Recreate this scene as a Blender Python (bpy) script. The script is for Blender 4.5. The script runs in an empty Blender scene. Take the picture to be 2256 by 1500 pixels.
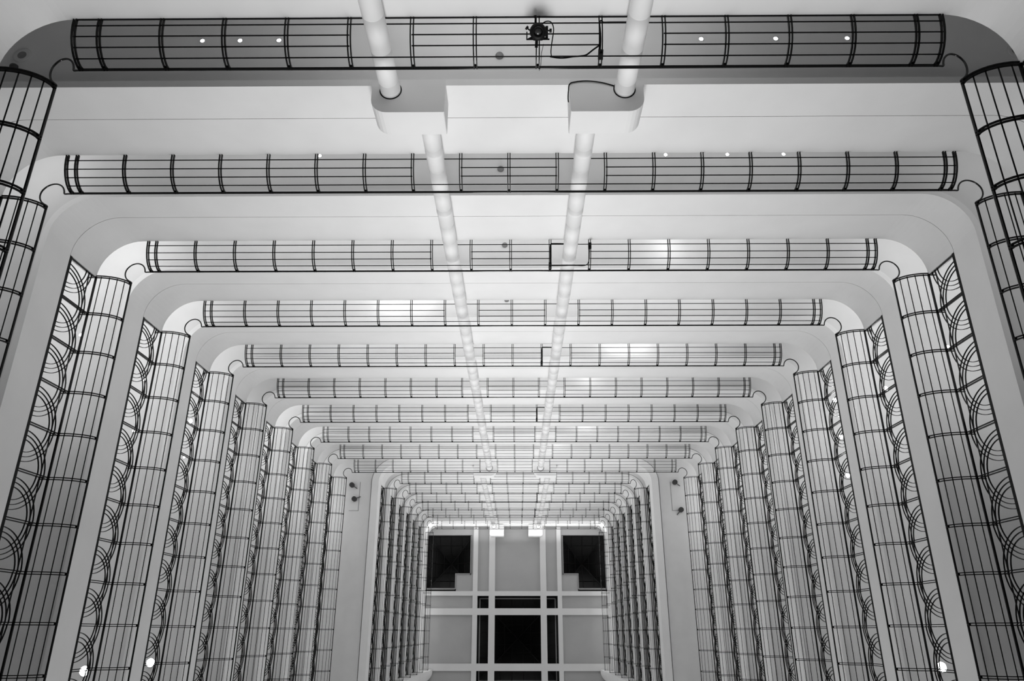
import bpy, bmesh, math, random
from mathutils import Vector, Matrix
random.seed(7)
PI = math.pi
C = bpy.context.scene.collection
scn = bpy.context.scene

# ------------------------------------------------------------ camera, world, exposure
ZO = 1.6                       # eye height above the lobby floor
F_PX, TILT, ROLL, PAN = 1601.67, .38262, .0024, -.0076
fw = Vector((0, -math.sin(TILT), math.cos(TILT)))
dn = Vector((0, math.cos(TILT), math.sin(TILT)))
rt = Vector((1, 0, 0))
fw, rt = math.cos(PAN)*fw + math.sin(PAN)*rt, math.cos(PAN)*rt - math.sin(PAN)*fw
rt, dn = math.cos(ROLL)*rt + math.sin(ROLL)*dn, math.cos(ROLL)*dn - math.sin(ROLL)*rt
cam = bpy.data.cameras.new('camera')
cam.sensor_width = 36; cam.sensor_fit = 'HORIZONTAL'
cam.lens = F_PX*36/2256
cam.clip_end = 300
camo = bpy.data.objects.new('camera', cam)
camo.matrix_world = Matrix(((rt.x, -dn.x, -fw.x, .142), (rt.y, -dn.y, -fw.y, 0), (rt.z, -dn.z, -fw.z, ZO), (0, 0, 0, 1)))
C.objects.link(camo); scn.camera = camo

vs = scn.view_settings
vs.view_transform = 'Standard'; vs.look = 'None'; vs.gamma = 1; vs.use_curve_mapping = False
vs.exposure = 0.0
w = bpy.data.worlds.new('world'); scn.world = w; w.use_nodes = True
w.node_tree.nodes['Background'].inputs[0].default_value = (1, 1, 1, 1)
w.node_tree.nodes['Background'].inputs[1].default_value = .42

def area(name, loc, rot, sx, sy, e):
    l = bpy.data.lights.new(name, 'AREA'); l.shape = 'RECTANGLE'; l.size = sx; l.size_y = sy; l.energy = e
    o = bpy.data.objects.new(name, l); o.location = loc; o.rotation_euler = rot; C.objects.link(o); return o
def point(name, loc, e, r=.05):
    l = bpy.data.lights.new(name, 'POINT'); l.energy = e; l.shadow_soft_size = r
    o = bpy.data.objects.new(name, l); o.location = loc; C.objects.link(o); return o

# added area fill behind the viewer for the unseen side, lighting the back balconies
a_ = area('back_wall_fill', (0, 4.6, 29.4), (-PI/2, 0, 0), 2.6, 49, 1380); a_.data.spread = math.radians(102)

# ------------------------------------------------------------ materials (the photo is black and white)
def mat(name, v, rough=.6, spec=.3, metal=0, noise=0, scale=6, emit=0, bump=0):
    m = bpy.data.materials.new(name); m.use_nodes = True
    nt = m.node_tree; b = nt.nodes['Principled BSDF']
    b.inputs['Base Color'].default_value = (v, v, v, 1)
    b.inputs['Roughness'].default_value = rough
    b.inputs['Metallic'].default_value = metal
    b.inputs['Specular IOR Level'].default_value = spec
    if noise or bump:
        tc = nt.nodes.new('ShaderNodeTexCoord'); n = nt.nodes.new('ShaderNodeTexNoise')
        n.inputs['Scale'].default_value = scale; n.inputs['Detail'].default_value = 5
        nt.links.new(tc.outputs['Object'], n.inputs['Vector'])
        r = nt.nodes.new('ShaderNodeValToRGB')
        a, c = max(0, v*(1-noise)), min(1, v*(1+noise))
        r.color_ramp.elements[0].position = .3; r.color_ramp.elements[1].position = .7
        r.color_ramp.elements[0].color = (a, a, a, 1); r.color_ramp.elements[1].color = (c, c, c, 1)
        nt.links.new(n.outputs['Fac'], r.inputs['Fac']); nt.links.new(r.outputs['Color'], b.inputs['Base Color'])
        if bump:
            bp = nt.nodes.new('ShaderNodeBump'); bp.inputs['Strength'].default_value = bump; bp.inputs['Distance'].default_value = .01
            nt.links.new(n.outputs['Fac'], bp.inputs['Height']); nt.links.new(bp.outputs['Normal'], b.inputs['Normal'])
    if emit:
        b.inputs['Emission Color'].default_value = (1, 1, 1, 1); b.inputs['Emission Strength'].default_value = emit
    return m
M = dict(
    plaster=mat('white_plaster', .80, .75, .15, noise=.025, scale=1.3),
    soffit=mat('ceiling_paint', .72, .8, .1, noise=.03, scale=1.7),
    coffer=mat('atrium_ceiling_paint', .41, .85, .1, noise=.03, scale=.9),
    beam=mat('beam_paint', .7, .85, .1, noise=.02, scale=.9),
    black=mat('black_painted_metal', .002, .25, .12, noise=.2, scale=20),
    rail=mat('black_polished_metal', .003, .1, .5, noise=.2, scale=15),
    pipe=mat('white_pipe_paint', .86, .5, .3, noise=.02, scale=3),
    carpet=mat('grey_carpet', .35, .95, .05, noise=.2, scale=40, bump=.2),
    lobby=mat('pale_stone_floor', .12, .4, .4, noise=.08, scale=2),
    glass=mat('night_dark_glass', .004, .35, .25, noise=.3, scale=2),
    mullion=mat('dark_mullion', .008, .5, .3, noise=.1, scale=8),
    frame=mat('grey_frame', .28, .6, .3, noise=.05, scale=8),
    lamp=mat('lamp_lens', .9, .4, .3, emit=14),
    lamp2=mat('bright_lamp_lens', .9, .4, .3, emit=60),
    trimring=mat('lamp_trim', .6, .4, .4, noise=.03),
    rubber=mat('black_rubber', .003, .7, .08, noise=.2, scale=30),
    gear=mat('black_gear_plastic', .004, .5, .2, noise=.2, scale=25),
    lens=mat('lens_glass', .05, .08, .8, noise=.3, scale=30),
    grey=mat('grey_fitting', .22, .5, .3, noise=.1, scale=12),
    dark=mat('dark_fitting', .05, .5, .3, noise=.1, scale=12),
)
# ------------------------------------------------------------ mesh helpers
def tag(o, label=None, cat=None, group=None, kind=None):
    if label: o['label'] = label
    if cat: o['category'] = cat
    if group: o['group'] = group
    if kind: o['kind'] = kind
    return o
class MB:
    def __init__(s): s.v = []; s.f = []; s.smooth = []
    def add(s, vs_, fs, sm=False):
        n = len(s.v); s.v += [tuple(p) for p in vs_]; s.f += [tuple(i+n for i in f) for f in fs]; s.smooth += [sm]*len(fs)
    def box(s, x0, x1, y0, y1, z0, z1):
        x0, x1 = sorted((x0, x1)); y0, y1 = sorted((y0, y1)); z0, z1 = sorted((z0, z1))
        s.add([(x0, y0, z0), (x1, y0, z0), (x1, y1, z0), (x0, y1, z0), (x0, y0, z1), (x1, y0, z1), (x1, y1, z1), (x0, y1, z1)],
              [(0, 3, 2, 1), (4, 5, 6, 7), (0, 1, 5, 4), (1, 2, 6, 5), (2, 3, 7, 6), (3, 0, 4, 7)])
    def prism(s, pts, z0, z1):                 # closed ccw polygon in plan, extruded
        n = len(pts)
        s.add([(x, y, z0) for x, y in pts]+[(x, y, z1) for x, y in pts],
              [tuple(range(n-1, -1, -1)), tuple(range(n, 2*n))]+[(i, (i+1) % n, (i+1) % n+n, i+n) for i in range(n)])
    def strip(s, inner, outer, z0, z1):        # wall band between two matching open plan paths
        n = len(inner); V = []
        for (a, b), (c, d) in zip(inner, outer): V += [(a, b, z0), (a, b, z1), (c, d, z1), (c, d, z0)]
        F = []
        for i in range(n-1):
            for k in range(4):
                F.append((4*i+k, 4*i+(k+1) % 4, 4*i+4+(k+1) % 4, 4*i+4+k))
        F += [(3, 2, 1, 0), tuple(4*(n-1)+k for k in range(4))]
        s.add(V, F)
    def tube(s, pts, r, n=8, caps=True):
        P = [Vector(p) for p in pts]; V = []; prev = None
        for i, p in enumerate(P):
            t = (P[min(i+1, len(P)-1)]-P[max(i-1, 0)]).normalized()
            if prev is None:
                a = t.orthogonal().normalized()
            else:
                a = (prev - t*prev.dot(t))
                a = a.normalized() if a.length > 1e-6 else t.orthogonal().normalized()
            prev = a; b = t.cross(a); rr = r[i] if isinstance(r, (list, tuple)) else r
            for k in range(n):
                q = 2*PI*k/n; V.append(p+(a*math.cos(q)+b*math.sin(q))*rr)
        F = [(i*n+k, i*n+(k+1) % n, (i+1)*n+(k+1) % n, (i+1)*n+k) for i in range(len(P)-1) for k in range(n)]
        s.add(V, F, True)
        if caps: s.add(V[:n], [tuple(range(n-1, -1, -1))]); s.add(V[-n:], [tuple(range(n))])
    def ribbon(s, pts, half_w, axis, depth, nrm):   # flat bar following pts; axis = sideways dir, nrm = list of normals
        V = []
        for p, nn in zip(pts, nrm):
            p = Vector(p); a = Vector(axis)*half_w; b = Vector(nn)*depth/2
            V += [p-a-b, p+a-b, p+a+b, p-a+b]
        F = [(4*i+k, 4*i+(k+1) % 4, 4*i+4+(k+1) % 4, 4*i+4+k) for i in range(len(pts)-1) for k in range(4)]
        F += [(3, 2, 1, 0), tuple(4*(len(pts)-1)+k for k in range(4))]
        s.add(V, F)
    def lathe(s, prof, n=32, c=(0, 0), cap=True):   # prof [(r,z)] bottom to top
        V = []
        for r, z in prof:
            for k in range(n): V.append((c[0]+r*math.cos(2*PI*k/n), c[1]+r*math.sin(2*PI*k/n), z))
        F = [(i*n+k, i*n+(k+1) % n, (i+1)*n+(k+1) % n, (i+1)*n+k) for i in range(len(prof)-1) for k in range(n)]
        s.add(V, F, True)
        if cap: s.add(V[:n], [tuple(range(n-1, -1, -1))]); s.add(V[-n:], [tuple(range(n))])
    def mesh(s, name, m):
        me = bpy.data.meshes.new(name); me.from_pydata(s.v, [], s.f)
        me.polygons.foreach_set('use_smooth', s.smooth)
        bm = bmesh.new(); bm.from_mesh(me); bmesh.ops.recalc_face_normals(bm, faces=bm.faces); bm.to_mesh(me); bm.free()
        me.materials.append(M[m]); return me
    def build(s, name, m, parent=None, loc=(0, 0, 0)):
        return place(s.mesh(name, m), name, parent, loc)
def place(me, name, parent=None, loc=(0, 0, 0), rot=(0, 0, 0)):
    o = bpy.data.objects.new(name, me); C.objects.link(o); o.location = loc; o.rotation_euler = rot
    if parent: o.parent = parent
    return o
def empty(name, loc, rz=0):
    o = bpy.data.objects.new(name, None); C.objects.link(o); o.location = loc; o.rotation_euler = (0, 0, rz); return o

# ------------------------------------------------------------ layout numbers
YB = -7.74                      # face of the back parapets
DEPTH, RISE = .55, .36          # how far the basket railing leans in, and how high
XW, XN = 8.65, 6.70             # half widths of the void on the wide and the narrow floors
RC = .84                        # corner radius
Y0, BAY = -6.897, .8436         # first side post, side bay
YEND = 4.2
N = 17
def H(k): return ZO + (7.86 if k == 1 else 7.88+3*(k-1) if k <= 10 else 37.75+2.95*(k-11))
def wide(k): return 2 <= k <= 10
def hx(k): return XW if wide(k) else XN
BOT, SEAM, TOP = -2.06, -1.31, -RISE
ORD = ['lowest', 'second', 'third', 'fourth', 'fifth', 'sixth', 'seventh', 'eighth', 'ninth', 'tenth', 'eleventh', 'twelfth', 'thirteenth', 'fourteenth', 'fifteenth', 'sixteenth', 'topmost']

def plan(x, off, y_from, arc=12):           # open path: left side -> corner -> back -> corner -> right side
    p = [(-x-off, y_from)]
    r = RC+off
    for i in range(arc+1):
        a = i/arc*PI/2
        p.append((-x+RC-r*math.cos(a), YB+RC-r*math.sin(a)))
    q = [(-a, b) for a, b in reversed(p)]
    return p+q

# ------------------------------------------------------------ parapets, corridor slabs, ceilings
def parapet(k):
    x, h = hx(k), H(k)
    g = .006
    mb = MB()                                # back parapet with its two rounded corners
    top = TOP
    tk = .12 if k != 11 else .33
    ins, outs = plan(x, 0, Y0), plan(x, tk, Y0)
    mb.strip(ins, outs, h+BOT, h+SEAM-g); mb.strip(ins, outs, h+SEAM+g, h+top)
    mb.strip(plan(x, .03, Y0), plan(x, .11, Y0), h+SEAM-g, h+SEAM+g)
    tag(mb.build('wall_back', 'plaster'), kind='structure')
    for s, nm in ((-1, 'wall_left'), (1, 'wall_right')):
        mb = MB()
        mb.box(s*x, s*(x+tk), Y0, YEND, h+BOT, h+SEAM)
        if k == 17: mb.box(s*x, s*(x+.12), Y0, YEND, h+SEAM+g, h+top)
        tag(mb.build(nm, 'plaster'), kind='structure')
def u_shape(x, off, x_out, y_out, z0, z1):
    p = plan(x, off, YEND)
    pts = p+[(x_out, YEND), (x_out, y_out), (-x_out, y_out), (-x_out, YEND)]
    mb = MB(); mb.prism(pts, z0, z1); return mb
for k in range(1, N+1):
    parapet(k)
    h, x = H(k), hx(k)
    xo = 10.9
    tag(u_shape(x, .17 if k != 11 else .38, xo, -10.2, h+BOT+.10, h+SEAM-.12).build('ceiling', 'soffit'), kind='structure')
    tag(u_shape(x, .121 if k != 11 else .331, xo, -10.2, h+SEAM-.11, h+SEAM-.02).build('floor', 'carpet'), kind='structure')
# outer corridor walls
mb = MB(); mb.box(-10.9, 10.9, -10.35, -10.2, 0, 61.5); tag(mb.build('wall_back', 'plaster'), kind='structure')
for s, nm in ((-1, 'wall_left'), (1, 'wall_right')):
    mb = MB(); mb.box(s*10.9, s*11.05, -10.35, YEND, 0, 61.5); tag(mb.build(nm, 'plaster'), kind='structure')
mb = MB(); mb.box(-12, 12, -11, 12, -.2, 0); tag(mb.build('floor', 'lobby'), kind='structure')

# white rounded piers at the near end of the narrow upper floors
for s in (-1, 1):
    mb = MB()
    xa, ya, r = 6.16, 2.47, .75
    pts = [(s*9.2, ya), (s*9.2, 4.2)]
    c = [(s*(xa+r*(1-math.cos(a))), ya+.12+r*math.sin(a)) for a in [i/8*PI/2 for i in range(9)]]
    pts += [(s*(xa+r), 4.2)] + list(reversed(c)) + [(s*xa, ya)]
    if s > 0: pts = pts[::-1]
    mb.prism(pts, H(11)+BOT-.01, ZO+58.45)
    tag(mb.build('wall_left' if s < 0 else 'wall_right', 'plaster'), kind='structure')

# ------------------------------------------------------------ railings
def prof(th, off=0):
    a = math.radians(th)
    d, z = DEPTH*math.sin(a), -RISE*math.cos(a)
    nx, nz = math.sin(a)/DEPTH, -math.cos(a)/RISE
    l = math.hypot(nx, nz)
    return d+off*nx/l, z+off*nz/l, nx/l, nz/l
TH = [0, 10, 20, 30, 40, 50, 60, 70, 80, 90]
RUNG = [11, 28, 45, 64]
def post_mesh():
    mb = MB()
    for s in (-.02, .02):
        pts, nr = [], []
        for t in TH:
            d, z, nx, nz = prof(t); pts.append((s, d, z)); nr.append((0, nx, nz))
        mb.ribbon(pts, .0075, (1, 0, 0), .036, nr)
    mb.box(-.025, .025, .52, .56, -.05, -.01)
    return mb.mesh('post', 'black')
def side_post_mesh():
    mb = MB()
    for s in (-.02, .02):
        pts, nr = [], []
        for t in TH:
            d, z, nx, nz = prof(t); pts.append((s, d, z)); nr.append((0, nx, nz))
        mb.ribbon(pts, .0075, (1, 0, 0), .036, nr)
        mb.box(s-.0075, s+.0075, -.05, -.012, SEAM, -RISE+.01)        # upright below the basket
        mb.box(s-.0075, s+.0075, -.17, -.01, -RISE-.02, -RISE+.01)    # stub back to the inner rail
    mb.box(-.025, .025, .52, .56, -.05, -.01)
    return mb.mesh('post', 'black')
POST, SPOST = post_mesh(), side_post_mesh()
def scroll_mesh():
    mb = MB(); Lx, y = BAY, -.03
    hgt = -RISE-SEAM-.05
    for fx, fz in ((.83, .87), (.73, .765), (.63, .66)):
        for m_ in (0, 1):
            pts, nr = [], []
            for i in range(15):
                a = i/14*PI/2
                u, v = fx*math.cos(a), fz*math.sin(a)
                xx = (1-u)*Lx if m_ == 0 else u*Lx
                pts.append((xx, y+(.006 if m_ else -.006), SEAM+.06+v*hgt)); nr.append(((-1 if m_ == 0 else 1)*math.cos(a), 0, math.sin(a)))
            mb.ribbon(pts, .011, (0, 1, 0), .012, nr)
    return mb.mesh('scroll_panel', 'black')
SCROLL = scroll_mesh()
LOOP = [(-7.706, -7.19), (-7.80, -7.19), (-7.845, -7.185), (-7.86, -7.20), (-7.865, -7.24), (-7.895, -7.31), (-7.95, -7.365), (-8.02, -7.395), (-8.09, -7.395), (-8.16, -7.37), (-8.22, -7.32), (-8.265, -7.25), (-8.28, -7.17), (-8.265, -7.09), (-8.225, -7.025), (-8.165, -6.98), (-8.11, -6.95), (-8.095, -6.93), (-8.10, -6.90)]
def loop_mesh(s, k):
    # local to the back railing: x along the wall, y inward from the parapet face
    x0 = 7.706 if wide(k) else 5.86
    pts = []
    sx = 1.0 if wide(k) else (XN-DEPTH-5.86)/(8.10-7.706)
    for a, b in LOOP:
        xx = -(x0+(-a-7.706)*(sx if -a <= 8.1 else sx) )
        if not wide(k): xx = max(xx, -10)
        pts.append((s*-xx if s > 0 else xx, b-YB, 0))
    # smooth once
    q = [pts[0]]
    for i in range(len(pts)-1):
        a, b = Vector(pts[i]), Vector(pts[i+1]); q += [a.lerp(b, .25), a.lerp(b, .75)]
    q.append(pts[-1])
    mb = MB(); mb.tube(q, .015, 8)
    return mb.mesh('corner_loop', 'rail')
LOOPS = {(w_, s): loop_mesh(s, 3 if w_ else 1) for w_ in (0, 1) for s in (-1, 1)}
def back_layout(k):
    if wide(k):
        xs = [-7.533+.837*i for i in range(19)]; ends = [-7.706, 7.706]; pc = 1.2555
    else:
        xs = [-5.5185+.849*i for i in range(14)]; ends = [-5.86, 5.86]; pc = 1.698
    return xs, ends, pc
_cache = {}
def back_parts(k):
    w_ = wide(k)
    if w_ in _cache: return _cache[w_]
    xs, ends, pc = back_layout(k); res = []
    mb = MB(); mb.tube([(ends[0], DEPTH, 0), (ends[1], DEPTH, 0)], .015, 8)
    res.append(('handrail', mb.mesh('handrail', 'rail')))
    mb = MB(); mb.box(ends[0], ends[1], DEPTH-.010, DEPTH+.010, -.030, -.018)
    res.append(('top_bar', mb.mesh('top_bar', 'black')))
    for j, t in enumerate(RUNG):
        mb = MB(); d, z, _, _ = prof(t)
        if j in (0, 3): segs = [(ends[0], ends[1])]
        else: segs = [(ends[0], -pc-.42), (-pc+.42, pc-.42), (pc+.42, ends[1])]
        for a, b in segs: mb.box(a, b, d-.0065, d+.0065, z-.0065, z+.0065)
        res.append(('rung', mb.mesh('rung', 'black')))
    _cache[w_] = res
    return res
for k in range(1, N+1):
    h = H(k)
    r = empty('balcony_railing', (0, YB, h))
    desc = f"black curved basket railing along the back balcony, {ORD[k-1]} one counted from the nearest storey"
    tag(r, desc, 'railing', 'back balcony railings')
    for nm, me in back_parts(k): place(me, nm, r)
    xs, ends, _ = back_layout(k)
    for x in ends[:1]+xs+ends[1:]: place(POST, 'post', r, (x, 0, 0))
    for s in (-1, 1): place(LOOPS[(int(wide(k)), s)], 'corner_loop', r)
    if k == 1:
        mb = MB(); mb.box(ends[0], ends[1], -.012, .014, -RISE-.012, -RISE+.006); mb.build('base_rail', 'black', r)
_sc = {}
def side_parts(n, s, ornament):
    key = (n, s, ornament)
    if key in _sc: return _sc[key]
    L = (n-1)*BAY*s; res = []
    a, b = (0, L)
    mb = MB(); mb.tube([(a-.03*s, DEPTH, 0), (b, DEPTH, 0)], .015, 8); res.append(('handrail', mb.mesh('handrail', 'rail')))
    mb = MB(); mb.box(a, b, DEPTH-.010, DEPTH+.010, -.030, -.018); res.append(('top_bar', mb.mesh('top_bar', 'black')))
    for t in RUNG:
        d, z, _, _ = prof(t); mb = MB(); mb.box(a, b, d-.0065, d+.0065, z-.0065, z+.0065); res.append(('rung', mb.mesh('rung', 'black')))
    mb = MB(); mb.box(a, b, -.017, .017, -RISE-.02, -RISE+.014); res.append(('middle_rail', mb.mesh('middle_rail', 'black')))
    if ornament:
        mb = MB(); mb.box(a-.02*s, b, -.06, -.002, SEAM+.001, SEAM+.085); res.append(('base_rail', mb.mesh('base_rail', 'black')))
        mb = MB(); mb.box(a, b, -.165, -.150, -RISE-.015, -RISE+.005); res.append(('inner_rail', mb.mesh('inner_rail', 'black')))
    _sc[key] = res; return res
for k in range(1, N+1):
    n = 5 if k == 1 else (14 if wide(k) else 12)
    for s, side in ((-1, 'left'), (1, 'right')):
        r = empty('balcony_railing', (s*hx(k), Y0, H(k)), s*PI/2)
        orn = k != 17
        if k == 1: d = f"black basket railing cut off by the frame at the upper {side} corner, nearest storey"
        elif orn: d = f"black {side} balcony railing with crossing arcs under its basket, {ORD[k-1]} one from the nearest storey"
        else: d = f"black basket railing against the coffered ceiling on the {side}, topmost storey"
        tag(r, d, 'railing', f'{side} side balcony railings')
        for nm, me in side_parts(n, s, orn): place(me, nm, r)
        for i in range(n):
            place(SPOST if orn else POST, 'post', r, (s*i*BAY, 0, 0))
            if orn and i < n-1: place(SCROLL, 'scroll_panel', r, (s*i*BAY-(BAY if s < 0 else 0), 0, 0))

# ------------------------------------------------------------ pipes and their boxes
def pipe(x, z0, z1, label, off=.40, y=-7.565, r=.148):
    mb = MB(); P = [(r, z0)]
    z = z0+.18; step = .62; i = 0
    while z < z1-.1:
        g = .006
        P += [(r, z-g), (r-.014, z-g*.6), (r-.014, z+g*.6), (r, z+g)]
        if i % 3 == 1: P += [(r, z+.14), (r+.004, z+.142), (r+.004, z+.20), (r, z+.205)]
        z += step; i += 1
    P += [(r, z1)]
    z_base = z0
    o = MB(); o.lathe([(a, b-z0) for a, b in P], 32); ob = o.build('riser_pipe', 'pipe', None, (x, y, z0))
    return tag(ob, label, 'pipe', 'white riser pipes on the back wall')
B1, B1T = ZO+8.72, ZO+9.24
B2, B2T = ZO+35.62, ZO+36.2
B3, B3T = ZO+56.9, ZO+58.497
for s, side in ((-1, 'left'), (1, 'right')):
    pipe(s*1.755, 0, B1-.002, f'white jointed riser pipe entering the {side} lower box from the photo top')
    pipe(s*1.262, B1T+.002, B2-.002, f'long white {side} riser pipe between the lower and the middle box')
    pipe(s*1.70, B2T+.002, B3-.002, f'far short white {side} riser pipe between middle and ceiling boxes', r=.14)
    def rbox(xi, xo, yf, z0, z1, r_out, r_in, label, px):
        # plan polygon, xi inner |x|, xo outer |x|, front face y=yf
        pts = []
        def corner(cx, cy, r, a0, a1):
            for i in range(7):
                a = a0+(a1-a0)*i/6; pts.append((cx+r*math.cos(a), cy+r*math.sin(a)))
        pts.append((xi, YB+.003)); pts.append((xo, YB+.003))
        corner(xo-r_out, yf-r_out, r_out, 0, PI/2)
        corner(xi+r_in, yf-r_in, r_in, PI/2, PI)
        pts2 = [(s*a, b) for a, b in pts]
        if s < 0: pts2 = pts2[::-1]
        root = empty('pipe_box', ((xi+xo)/2*s, YB, z0))
        tag(root, label, 'box', 'plastered pipe boxes on the back wall')
        mb = MB(); mb.prism([(a-(xi+xo)/2*s, b-YB) for a, b in pts2], 0, z1-z0); mb.build('casing', 'plaster', root)
        mb = MB(); mb.lathe([(.151, -.004), (.168, -.004), (.168, .0), (.151, .0)], 32, cap=False)  # black ring stands in for the shaded gap around the pipe
        mb.build('gap_ring', 'black', root, (px*s-(xi+xo)/2*s, -7.565-YB, 0))
    rbox(.94, 2.04, -7.16, B1, B1T, .24, .02, f'white plaster pipe box below the second balcony, {side} one nearest the viewer', 1.755)
    rbox(.95, 2.04, -7.18, B2, B2T, .02, .24, f'white plaster pipe box halfway up the {side} pipe run', 1.262)
    rbox(.95, 2.02, -6.95, B3, B3T, .12, .02, f'bright {side} pipe box under the coffered ceiling', 1.70)

# ------------------------------------------------------------ atrium ceiling with beams and skylights
ZC = ZO+58.5
XB = [(-3.32, -2.96), (-2.10, -1.63), (1.84, 2.30), (3.15, 3.48)]
YBM = [(-2.97, -2.64), (-1.74, -1.27), (2.09, 2.575), (3.45, 3.80)]
mb = MB()
XE = 10.9
for a, b in XB: mb.box(a, b, -7.74, 6, ZC, ZC+.5)
tag(mb.build('ceiling', 'beam'), kind='structure')
mb = MB()
for a, b in YBM:
    xs = [-XE]+[v for p in XB for v in p]+[XE]
    for i in range(0, len(xs), 2): mb.box(xs[i], xs[i+1], a, b, ZC+.0, ZC+.5)
tag(mb.build('ceiling', 'beam'), kind='structure')
mb = MB()
zc0, zc1 = ZC+.16, ZC+.5
cells = [(-3.46, -3.32, -7.14, -3.10), (-2.96, -2.10, -7.74, -2.97), (-1.63, 1.84, -7.74, -2.97), (2.30, 3.15, -7.74, -2.97), (3.48, 3.55, -7.14, -3.10),
         (-XE, -3.32, -10.2, -7.14), (3.48, XE, -10.2, -7.14), (-3.32, 3.48, -10.2, -7.74),
         (-4.62, -3.46, -4.19, -3.10), (3.55, 4.72, -4.19, -3.10),
         (-XE, -3.32, -2.64, -1.74), (3.48, XE, -2.64, -1.74), (-XE, -3.32, -1.27, 2.09), (3.48, XE, -1.27, 2.09),
         (-XE, -3.32, 2.575, 6), (3.48, XE, 2.575, 6), (-XE, -6.9, -7.14, -3.10), (6.9, XE, -7.14, -3.10), (-4.62, -3.32, -3.10, -2.97), (3.48, 4.72, -3.10, -2.97), (-2.96, 3.15, 3.8, 6)]
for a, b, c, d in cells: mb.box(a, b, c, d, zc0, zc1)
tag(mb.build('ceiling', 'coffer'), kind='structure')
# upper bright wall between the topmost parapet and the ceiling
mb = MB(); mb.strip(plan(6.9, .02, 2.47), plan(6.9, .1, 2.47), H(17)+TOP+.02, ZC)
tag(mb.build('wall_back', 'plaster'), kind='structure')
def skylight(nm, x0, x1, y0, y1, zb, rise, nx, ny, hip=True):
    root = empty(nm, ((x0+x1)/2, (y0+y1)/2, zb)); tag(root, kind='structure')
    hx_, hy_ = (x1-x0)/2, (y1-y0)/2
    mb = MB()
    c = [(-hx_, -hy_, 0), (hx_, -hy_, 0), (hx_, hy_, 0), (-hx_, hy_, 0), (0, 0, rise)]
    mb.add(c, [(0, 1, 4), (1, 2, 4), (2, 3, 4), (3, 0, 4)]); mb.build('pane', 'glass', root)
    mb = MB()                                  # glazing bars: hips plus a grid
    for p in c[:4]: mb.tube([p, (0, 0, rise)], .05, 6)
    for i in range(1, nx):
        x = -hx_+2*hx_*i/nx; f = 1-abs(x)/hx_
        mb.tube([(x, -hy_, -.03), (x, -hy_*(1-f), rise*f-.03)], .03, 5); mb.tube([(x, hy_, -.03), (x, hy_*(1-f), rise*f-.03)], .03, 5)
    for i in range(1, ny):
        y = -hy_+2*hy_*i/ny; f = 1-abs(y)/hy_
        mb.tube([(-hx_, y, -.03), (-hx_*(1-f), y, rise*f-.03)], .03, 5); mb.tube([(hx_, y, -.03), (hx_*(1-f), y, rise*f-.03)], .03, 5)
    for q in (1/3, 2/3):
        z = rise*q-.03; a, b = hx_*(1-q), hy_*(1-q)
        mb.tube([(-a, -b, z), (a, -b, z), (a, b, z), (-a, b, z), (-a, -b, z)], .03, 5)
    mb.build('glazing_bars', 'mullion', root)
    mb = MB(); t = .07                          # upstand (dark) and inner frame line
    for a, b, c_, d in ((-hx_-t, -hx_, -hy_-t, hy_+t), (hx_, hx_+t, -hy_-t, hy_+t), (-hx_, hx_, -hy_-t, -hy_), (-hx_, hx_, hy_, hy_+t)):
        mb.box(a, b, c_, d, -(zb-ZC-.51), .02)
    mb.build('upstand', 'mullion', root)
    mb = MB(); i_ = .12; j_ = .2
    for a, b, c_, d in ((-hx_+i_, -hx_+j_, -hy_+i_, hy_-i_), (hx_-j_, hx_-i_, -hy_+i_, hy_-i_), (-hx_+j_, hx_-j_, -hy_+i_, -hy_+j_), (-hx_+j_, hx_-j_, hy_-j_, hy_-i_)):
        mb.box(a, b, c_, d, -.25, -.17)
    return root, mb
r, mb = skylight('window_1', -2.95, 3.14, -2.62, 3.44, ZC+.95, 2.6, 7, 7); mb.build('frame', 'frame', r)
r, mb = skylight('window_2', -6.88, -3.48, -7.10, -3.12, ZC+.95, 1.3, 4, 4); mb = MB(); mb.box(-1.7, .53, 1.9, 1.985, -.62, -.5); mb.build('frame', 'frame', r)
r, mb = skylight('window_3', 3.57, 6.88, -7.10, -3.12, ZC+.95, 1.3, 4, 4); mb = MB(); mb.box(-.5, 1.65, 1.9, 1.985, -.62, -.5); mb.build('frame', 'frame', r)
# frame strips round the stepped corner skylights
for s, e in ((-1, -3.46), (1, 3.55)):
    mb = MB()
    mb.box(e+s*.02, e+s*.10, -7.1, -4.19, ZC+.10, ZC+.158)
    mb.box(e, e+s*1.16, -4.27, -4.19, ZC+.10, ZC+.158)
    mb.box(e+s*1.16, e+s*1.24, -4.27, -3.12, ZC+.10, ZC+.158)
    mb.box(e+s*1.24, s*6.86, -3.16, -3.08, ZC+.10, ZC+.158)
    tag(mb.build('trim_1' if s < 0 else 'trim_2', 'frame'), kind='structure')
# unseen dark box added above the skylights to shut out world light
mb = MB(); mb.box(-12, 12, -11, 6, ZC+4.2, ZC+4.4); tag(mb.build('ceiling', 'mullion'), kind='structure')
for a, b, c_, d in ((-12, -11.9, -11, 6), (11.9, 12, -11, 6), (-12, 12, -11, -10.9), (-12, 12, 6, 6.1)):
    mb = MB(); mb.box(a, b, c_, d, ZC+.0, ZC+4.2); tag(mb.build('wall_blackout', 'mullion'), kind='structure')

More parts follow.
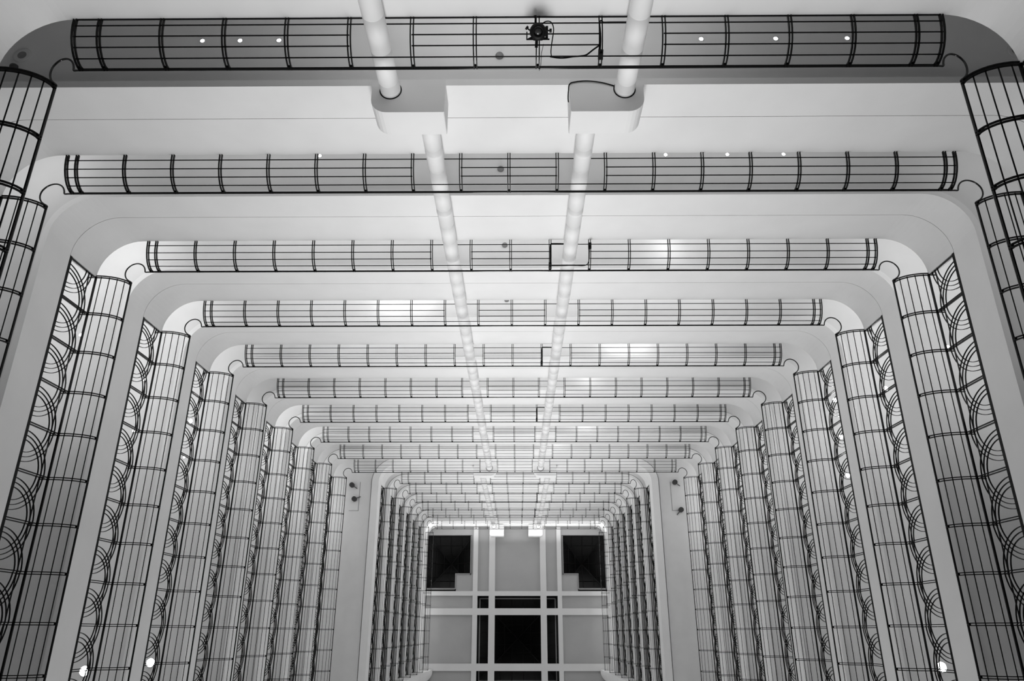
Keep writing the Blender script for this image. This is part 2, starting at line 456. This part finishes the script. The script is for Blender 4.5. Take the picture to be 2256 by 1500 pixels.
# ------------------------------------------------------------ small fittings on the corridor ceilings
def soff(k): return H(k+1)+BOT+.10            # underside of the corridor ceiling over storey k
mb = MB(); mb.lathe([(.034, -.008), (.042, -.008), (.046, 0), (.034, 0)], 20, cap=False); RING = mb.mesh('trim_ring', 'trimring')
mb = MB(); mb.lathe([(.033, -.006), (.033, 0)], 20); LENS = mb.mesh('lens', 'lamp')
mb = MB(); mb.lathe([(.062, -.016), (.075, -.016), (.08, 0), (.062, 0)], 20, cap=False); RING2 = mb.mesh('trim_ring', 'trimring')
mb = MB(); mb.lathe([(.061, -.012), (.061, 0)], 20); LENS2 = mb.mesh('lens', 'lamp2')
def downlight(x, y, k, label, big=False):
    r = empty('downlight', (x, y, soff(k)-.001))
    tag(r, label, 'light', 'recessed downlights in the balcony ceilings')
    place(RING2 if big else RING, 'trim_ring', r); place(LENS2 if big else LENS, 'lens', r)
def series(xs, y, k, what, names):
    for x, n_ in zip(xs, names): downlight(x, y, k, f'{n_} {what}')
series([-4.86, -4.26, -3.64], -8.74, 1, 'of three glowing downlights behind the nearest back railing, photo left', ['leftmost', 'middle', 'rightmost'])
series([3.06, 4.235, 5.36], -8.72, 1, 'of three glowing downlights behind the nearest back railing, photo right', ['leftmost', 'middle', 'rightmost'])
downlight(-3.75, -8.73, 2, 'lone small downlight at the second back parapet edge, photo left')
series([3.06, 4.27, 5.37], -8.72, 2, 'of three small downlights at the second back parapet edge, photo right', ['leftmost', 'middle', 'rightmost'])
SL = [(-9.60, -6.16, 3, 'third left railing'), (-9.60, -6.13, 4, 'fourth left railing near its top end'), (-9.61, -4.76, 4, 'fourth left railing further down')]
for x, y, k, t in SL: downlight(x, y, k, f'small glowing downlight behind the arcs of the {t}')
for x, y, k, t in [(-9.60, -5.85, 5, 'fifth left railing, upper of two'), (-9.61, -4.76, 5, 'fifth left railing, lower of two'),
                   (9.58, -5.83, 3, 'third right railing'), (9.62, -5.85, 4, 'fourth right railing'),
                   (9.62, -6.47, 5, 'fifth right railing, top of three'), (9.62, -5.34, 5, 'fifth right railing, middle of three'), (9.62, -4.21, 5, 'fifth right railing, bottom of three')]:
    downlight(x, y, k, f'glowing downlight behind the arcs of the {t}', big=(k in (4, 5) and (x > 0 or y < -5)))
mb = MB(); mb.lathe([(.105, -.02), (.125, -.02), (.13, 0), (.105, 0)], 24, cap=False); RING2 = mb.mesh('trim_ring', 'trimring')  # oversized ring and lens put the lamp's glare into the shape
mb = MB(); mb.lathe([(.104, -.014), (.104, 0)], 24); LENS2 = mb.mesh('lens', 'lamp2')
for x, y, k, t in ((-9.64, .80, 4, 'fourth left railing'), (-9.57, .73, 5, 'fifth left railing'), (9.62, .70, 4, 'fourth right railing')):
    downlight(x, y, k, f'blazing ceiling lamp at the photo bottom behind the {t}', big=True)

mb = MB(); mb.lathe([(.03, -.05), (.05, -.045), (.065, -.02), (.065, 0)], 20); DET = mb.mesh('smoke_detector', 'grey')
for k, x in ((1, -.13), (2, -.18), (3, -.15), (4, -.15), (5, -.15)):
    o = place(DET, 'smoke_detector', None, (x, -8.40, soff(k)))
    tag(o, f'small round smoke detector on the ceiling behind the {ORD[k-1] if k>1 else "nearest"} back railing', 'detector', 'smoke detectors in the corridor ceilings')
# round speaker plates in the near corner ceiling
for x, y, lab in ((-7.68, -8.47, 'round grey ceiling speaker with pale ring in the upper left corner'), (7.95, -8.45, 'round grey ceiling speaker with pale ring in the upper right corner')):
    r = empty('ceiling_speaker', (x, y, soff(1)-.001)); tag(r, lab, 'speaker')
    mb = MB(); mb.lathe([(.07, -.008), (.07, 0)], 28); mb.build('grille', 'grey', r)
    mb = MB(); mb.lathe([(.071, -.006), (.13, -.012), (.14, 0), (.071, 0)], 28, cap=False); mb.build('ring', 'trimring', r)
mb = MB(); mb.lathe([(.0, -.07), (.04, -.06), (.06, -.03), (.065, 0)], 20); o = mb.build('dome_camera', 'dark', None, (-7.74, -8.22, soff(1)))
tag(o, 'small dark dome camera beside the speaker at the upper left edge', 'camera')
# dark spotlights under the broad soffit at the foot of the narrow upper storeys
zs = soff(10)
for x, y, lab, a in ((-8.0, -6.74, 'dark round spotlight on the left soffit, the one nearer the back', .5), (-7.83, -6.06, 'dark round spotlight on the left soffit, the one nearer the photo bottom', -.5),
                  (7.83, -6.86, 'dark round spotlight on the right soffit, the one nearer the back', .5), (8.02, -5.53, 'dark round spotlight on the right soffit, the one nearer the photo bottom', 2.2)):
    r = empty('spotlight', (x, y, zs), a); tag(r, lab, 'light', 'dark spotlights under the broad soffit')
    mb = MB(); mb.lathe([(.11, -.20), (.12, -.19), (.12, -.03), (.08, 0)], 20); mb.build('housing', 'dark', r)
    mb = MB(); mb.tube([(.1, 0, -.06), (.26, .02, -.03), (.3, .02, -.005)], .018, 6); mb.build('bracket', 'dark', r)
for s in (-1, 1):
    mb = MB()
    mb.box(s*7.62-.012, s*7.62+.012, -6.9, -5.5, zs-.008, zs)
    mb.box(s*7.62, s*8.08, -5.52, -5.5, zs-.008, zs)
    tag(mb.build('trim_3' if s < 0 else 'trim_4', 'frame'), kind='structure')

# ------------------------------------------------------------ black lamp, clamps and cables on the back railings
def on_rail(k, x, th, off=.03):
    d, z, _, _ = prof(th, off); return Vector((x, YB+d, H(k)+z))
def cable(k, pts, r, label, root_pt=None):
    P = [on_rail(k, *p) if len(p) >= 2 and not isinstance(p, Vector) else p for p in pts]
    # Catmull-Rom
    Q = []
    for i in range(len(P)-1):
        p0, p1, p2, p3 = P[max(i-1, 0)], P[i], P[i+1], P[min(i+2, len(P)-1)]
        for j in range(6):
            t = j/6; Q.append(.5*((2*p1)+(p2-p0)*t+(2*p0-5*p1+4*p2-p3)*t*t+(3*p1-p0-3*p2+p3)*t**3))
    Q.append(P[-1]); o0 = Q[0].copy()
    mb = MB(); mb.tube([q-o0 for q in Q], r, 7)
    return tag(mb.build('cable', 'rubber', None, o0), label, 'cable', 'black cables on the back railings')
def clamp(k, x, th, label, s=1):
    p = on_rail(k, x, th, .02); d, z, ny, nz = prof(th)
    r = empty('clamp', p); r.rotation_euler = (math.atan2(nz, ny), 0, 0); tag(r, label, 'clamp', 'black clamps on the back railing posts')
    mb = MB(); mb.box(-.032*s, .032*s, -.045, .02, -.065*s, .065*s); mb.build('jaw', 'gear', r)
    mb = MB(); mb.tube([(0, .0, 0), (0, .05, 0)], .012, 8); mb.tube([(0, .05, 0), (0, .07, 0)], .024, 8); mb.build('knob', 'gear', r)
PX = .4245
base = on_rail(1, PX, 30, .11)
lampr = empty('stage_spotlight', base)
zax = (camo.location-base).normalized(); zax = (zax+Vector((.03, .02, 0))).normalized()
xax = Vector((1, 0, 0)); yax = zax.cross(xax).normalized(); xax = yax.cross(zax)
lampr.matrix_world = Matrix(((xax.x, yax.x, zax.x, base.x), (xax.y, yax.y, zax.y, base.y), (xax.z, yax.z, zax.z, base.z), (0, 0, 0, 1)))
tag(lampr, 'black round-lensed stage spotlight clamped to a post of the nearest back railing', 'light')
mb = MB(); mb.lathe([(.05, -.16), (.085, -.12), (.108, -.04), (.112, .0), (.105, .05), (.075, .07), (.055, .07), (.055, .05)], 28, cap=False); mb.add([(.05*math.cos(a), .05*math.sin(a), -.16) for a in [i*PI/6 for i in range(12)]], [tuple(range(11, -1, -1))]); mb.build('housing', 'gear', lampr)
mb = MB(); mb.lathe([(.054, .035), (.045, .052), (.02, .06), (.001, .062)], 24); mb.build('lens', 'lens', lampr)
mb = MB(); mb.box(-.155, .155, -.105, -.085, -.06, .0); mb.box(-.155, -.14, -.10, .0, -.06, -.02); mb.box(.10, .135, -.1, .07, -.06, -.02); mb.box(-.06, .06, -.11, -.08, -.1, .03)
mb.add([(-.15, -.09, -.02), (.0, -.02, -.02), (.13, -.09, -.02), (-.15, -.09, -.05), (.0, -.02, -.05), (.13, -.09, -.05)], [(0, 1, 2), (5, 4, 3), (0, 3, 4, 1), (1, 4, 5, 2), (2, 5, 3, 0)])
mb.build('bracket', 'gear', lampr)
for (a, b, c_), (d, e, f) in (((-.10, .01, -.02), (-.145, .045, -.02)), ((.10, .012, -.02), (.165, .012, -.02))):
    mb = MB(); mb.tube([(a, b, c_), (d, e, f)], .01, 8); v = (Vector((d, e, f))-Vector((a, b, c_))).normalized()*.03
    mb.tube([Vector((d, e, f))-v*.4, Vector((d, e, f))+v*.6], .026, 10); mb.build('knob', 'gear', lampr)
mb = MB(); mb.tube([(-.035, .18, -.06), (-.03, .10, -.07)], [.008, .018], 8); mb.tube([(-.04, .20, -.06), (-.035, .165, -.06)], .018, 8); mb.build('lever', 'gear', lampr)
mb = MB(); mb.tube([(-.02, -.2, -.05), (-.015, -.10, -.06)], .02, 8); mb.build('handle', 'gear', lampr)
cable(1, [(.46, 24, .06), (.475, 18, .06), (.53, 13, .06), (.60, 14, .06), (.635, 24, .06), (.615, 40, .06), (.60, 55, .05), (.61, 64, .04)], .0075, 'thin black cable looping above the black stage spotlight')
cable(1, [(.59, 64, .014), (.70, 66, .022), (.80, 66, .02), (.90, 64, .026), (1.0, 63, .03), (1.08, 61, .03), (1.17, 53, .03), (1.245, 47, .03)], .011, 'black cable bundle lying on the lowest bar between spotlight and clamp')
cable(1, [(1.262, 55, .03), (1.268, 40, .03), (1.262, 25, .03), (1.255, 14, .03), (1.275, 9, .02), (1.31, 11, .012), (1.40, 11, .012), (1.55, 11, .012), (1.62, 11, .012)], .010, 'black cable climbing the post beside the right riser pipe, nearest storey')
clamp(1, 1.2735, 61, 'black clamp on the railing post between spotlight and right pipe')
# thin safety wire under the spotlight
cable(1, [(.50, 45, .06), (.475, 58, .03), (.47, 72, .03), (.462, 84, .03), (.448, 92, .03)], .004, 'thin safety wire hanging from the black stage spotlight to the handrail')
# cable looped over the right lower pipe box
o0 = [Vector(v) for v in ((1.60, -7.62, B1-.012), (1.42, -7.68, B1-.014), (1.21, -7.71, B1-.016), (1.03, -7.70, B1-.012), (.935, -7.66, B1-.01), (.918, -7.58, B1+.04), (.915, -7.52, B1+.12), (.925, -7.50, B1+.20))]
cable(1, o0, .009, 'black cable draped from the right pipe over the lower pipe box edge')
for k, nm in ((3, 'third'), (5, 'fifth'), (7, 'seventh')):
    cable(k, [(1.14, 11, .02), (1.0, 10.5, .02), (.90, 10.5, .02), (.855, 11.5, .03), (.842, 18, .03), (.842, 35, .03), (.842, 55, .03), (.842, 75, .03)], .016, f'thick black cable running down a post of the {nm} back railing')
    clamp(k, .837, 66, f'black clamp at the foot of the cabled post, {nm} back railing')
cable(3, [(.86, 65, .02), (1.0, 65, .02), (1.12, 63, .05), (1.26, 62, .06), (1.40, 64, .03), (1.54, 65, .02), (1.62, 60, .03), (1.655, 48, .03), (1.66, 30, .03), (1.665, 16, .03)], .009, 'black cable crossing the right riser pipe at the third back railing')
clamp(3, 1.674, 15, 'black clamp high on the post right of the pipe, third back railing')
for k, nm, x in ((13, 'thirteenth', 1.2735), (15, 'fifteenth', 1.2735)):
    cable(k, [(x, 5, .03), (x, 30, .03), (x, 60, .03), (x, 85, .03)], .022, f'black cable on a post of the far {nm} back railing')

# ------------------------------------------------------------ added upward fills for the corridor ceilings, with patch lamps
rng = random.Random(3)
for k in range(1, N):
    z = soff(k)-1.95
    e = [36, 64, 125, 160, 160, 140, 140, 150, 160, 165, 160, 160, 160, 160, 160, 160][k-1]
    area('corridor_fill', (0, -9.0, z), (PI, 0, 0), 5 if k == 1 else 13, 1.8, e*(.75 if k > 1 else .85))
    for s in (-1, 1):
        area('corridor_fill', (s*9.7, -6.2, z), (PI, 0, PI/2), 4.5, 1.8, e*(.03 if k == 1 else .18 if k == 2 else .24 if k < 10 else .25))
        area('corridor_fill', (s*9.7, -1.0, z), (PI, 0, PI/2), 5, 1.8, e*(.012 if k < 4 else .08))
for k, x, y, e in ((4, -3.3, -8.35, 7), (4, -2.5, -8.35, 5), (3, 3.6, -8.3, 5), (5, 3.2, -8.3, 6), (5, 3.9, -8.3, 5), (6, 2.6, -8.3, 5), (8, 3.0, -8.3, 6), (9, 2.0, -8.3, 5)):
    point('wall_washer', (x, y, soff(k)-.45), e, .12)
for k, x, y, e in ((3, -8.9, -8.3, 48), (3, 8.9, -8.3, 25), (2, -9, -8.4, 34), (2, 9, -8.4, 14), (4, -8.9, -8.3, 34), (5, -8.9, -8.3, 20), (4, 8.9, -8.3, 20), (7, -9.0, -8.3, 34), (8, -9.0, -8.3, 34)): point('corner_fill', (x, y, soff(k)-1.5), e, .45)  # soft point lights added to brighten the corridor corners
# added unseen strips that brighten the topmost walls
area('top_wall_fill', (0, -6.55, ZC-1.7), (-PI/2, 0, 0), 12, .6, 160)
for s in (-1, 1): area('top_wall_fill', (s*5.5, -3, ZC-2.4), (PI/2, 0, -s*PI/2), 9, .4, 75)
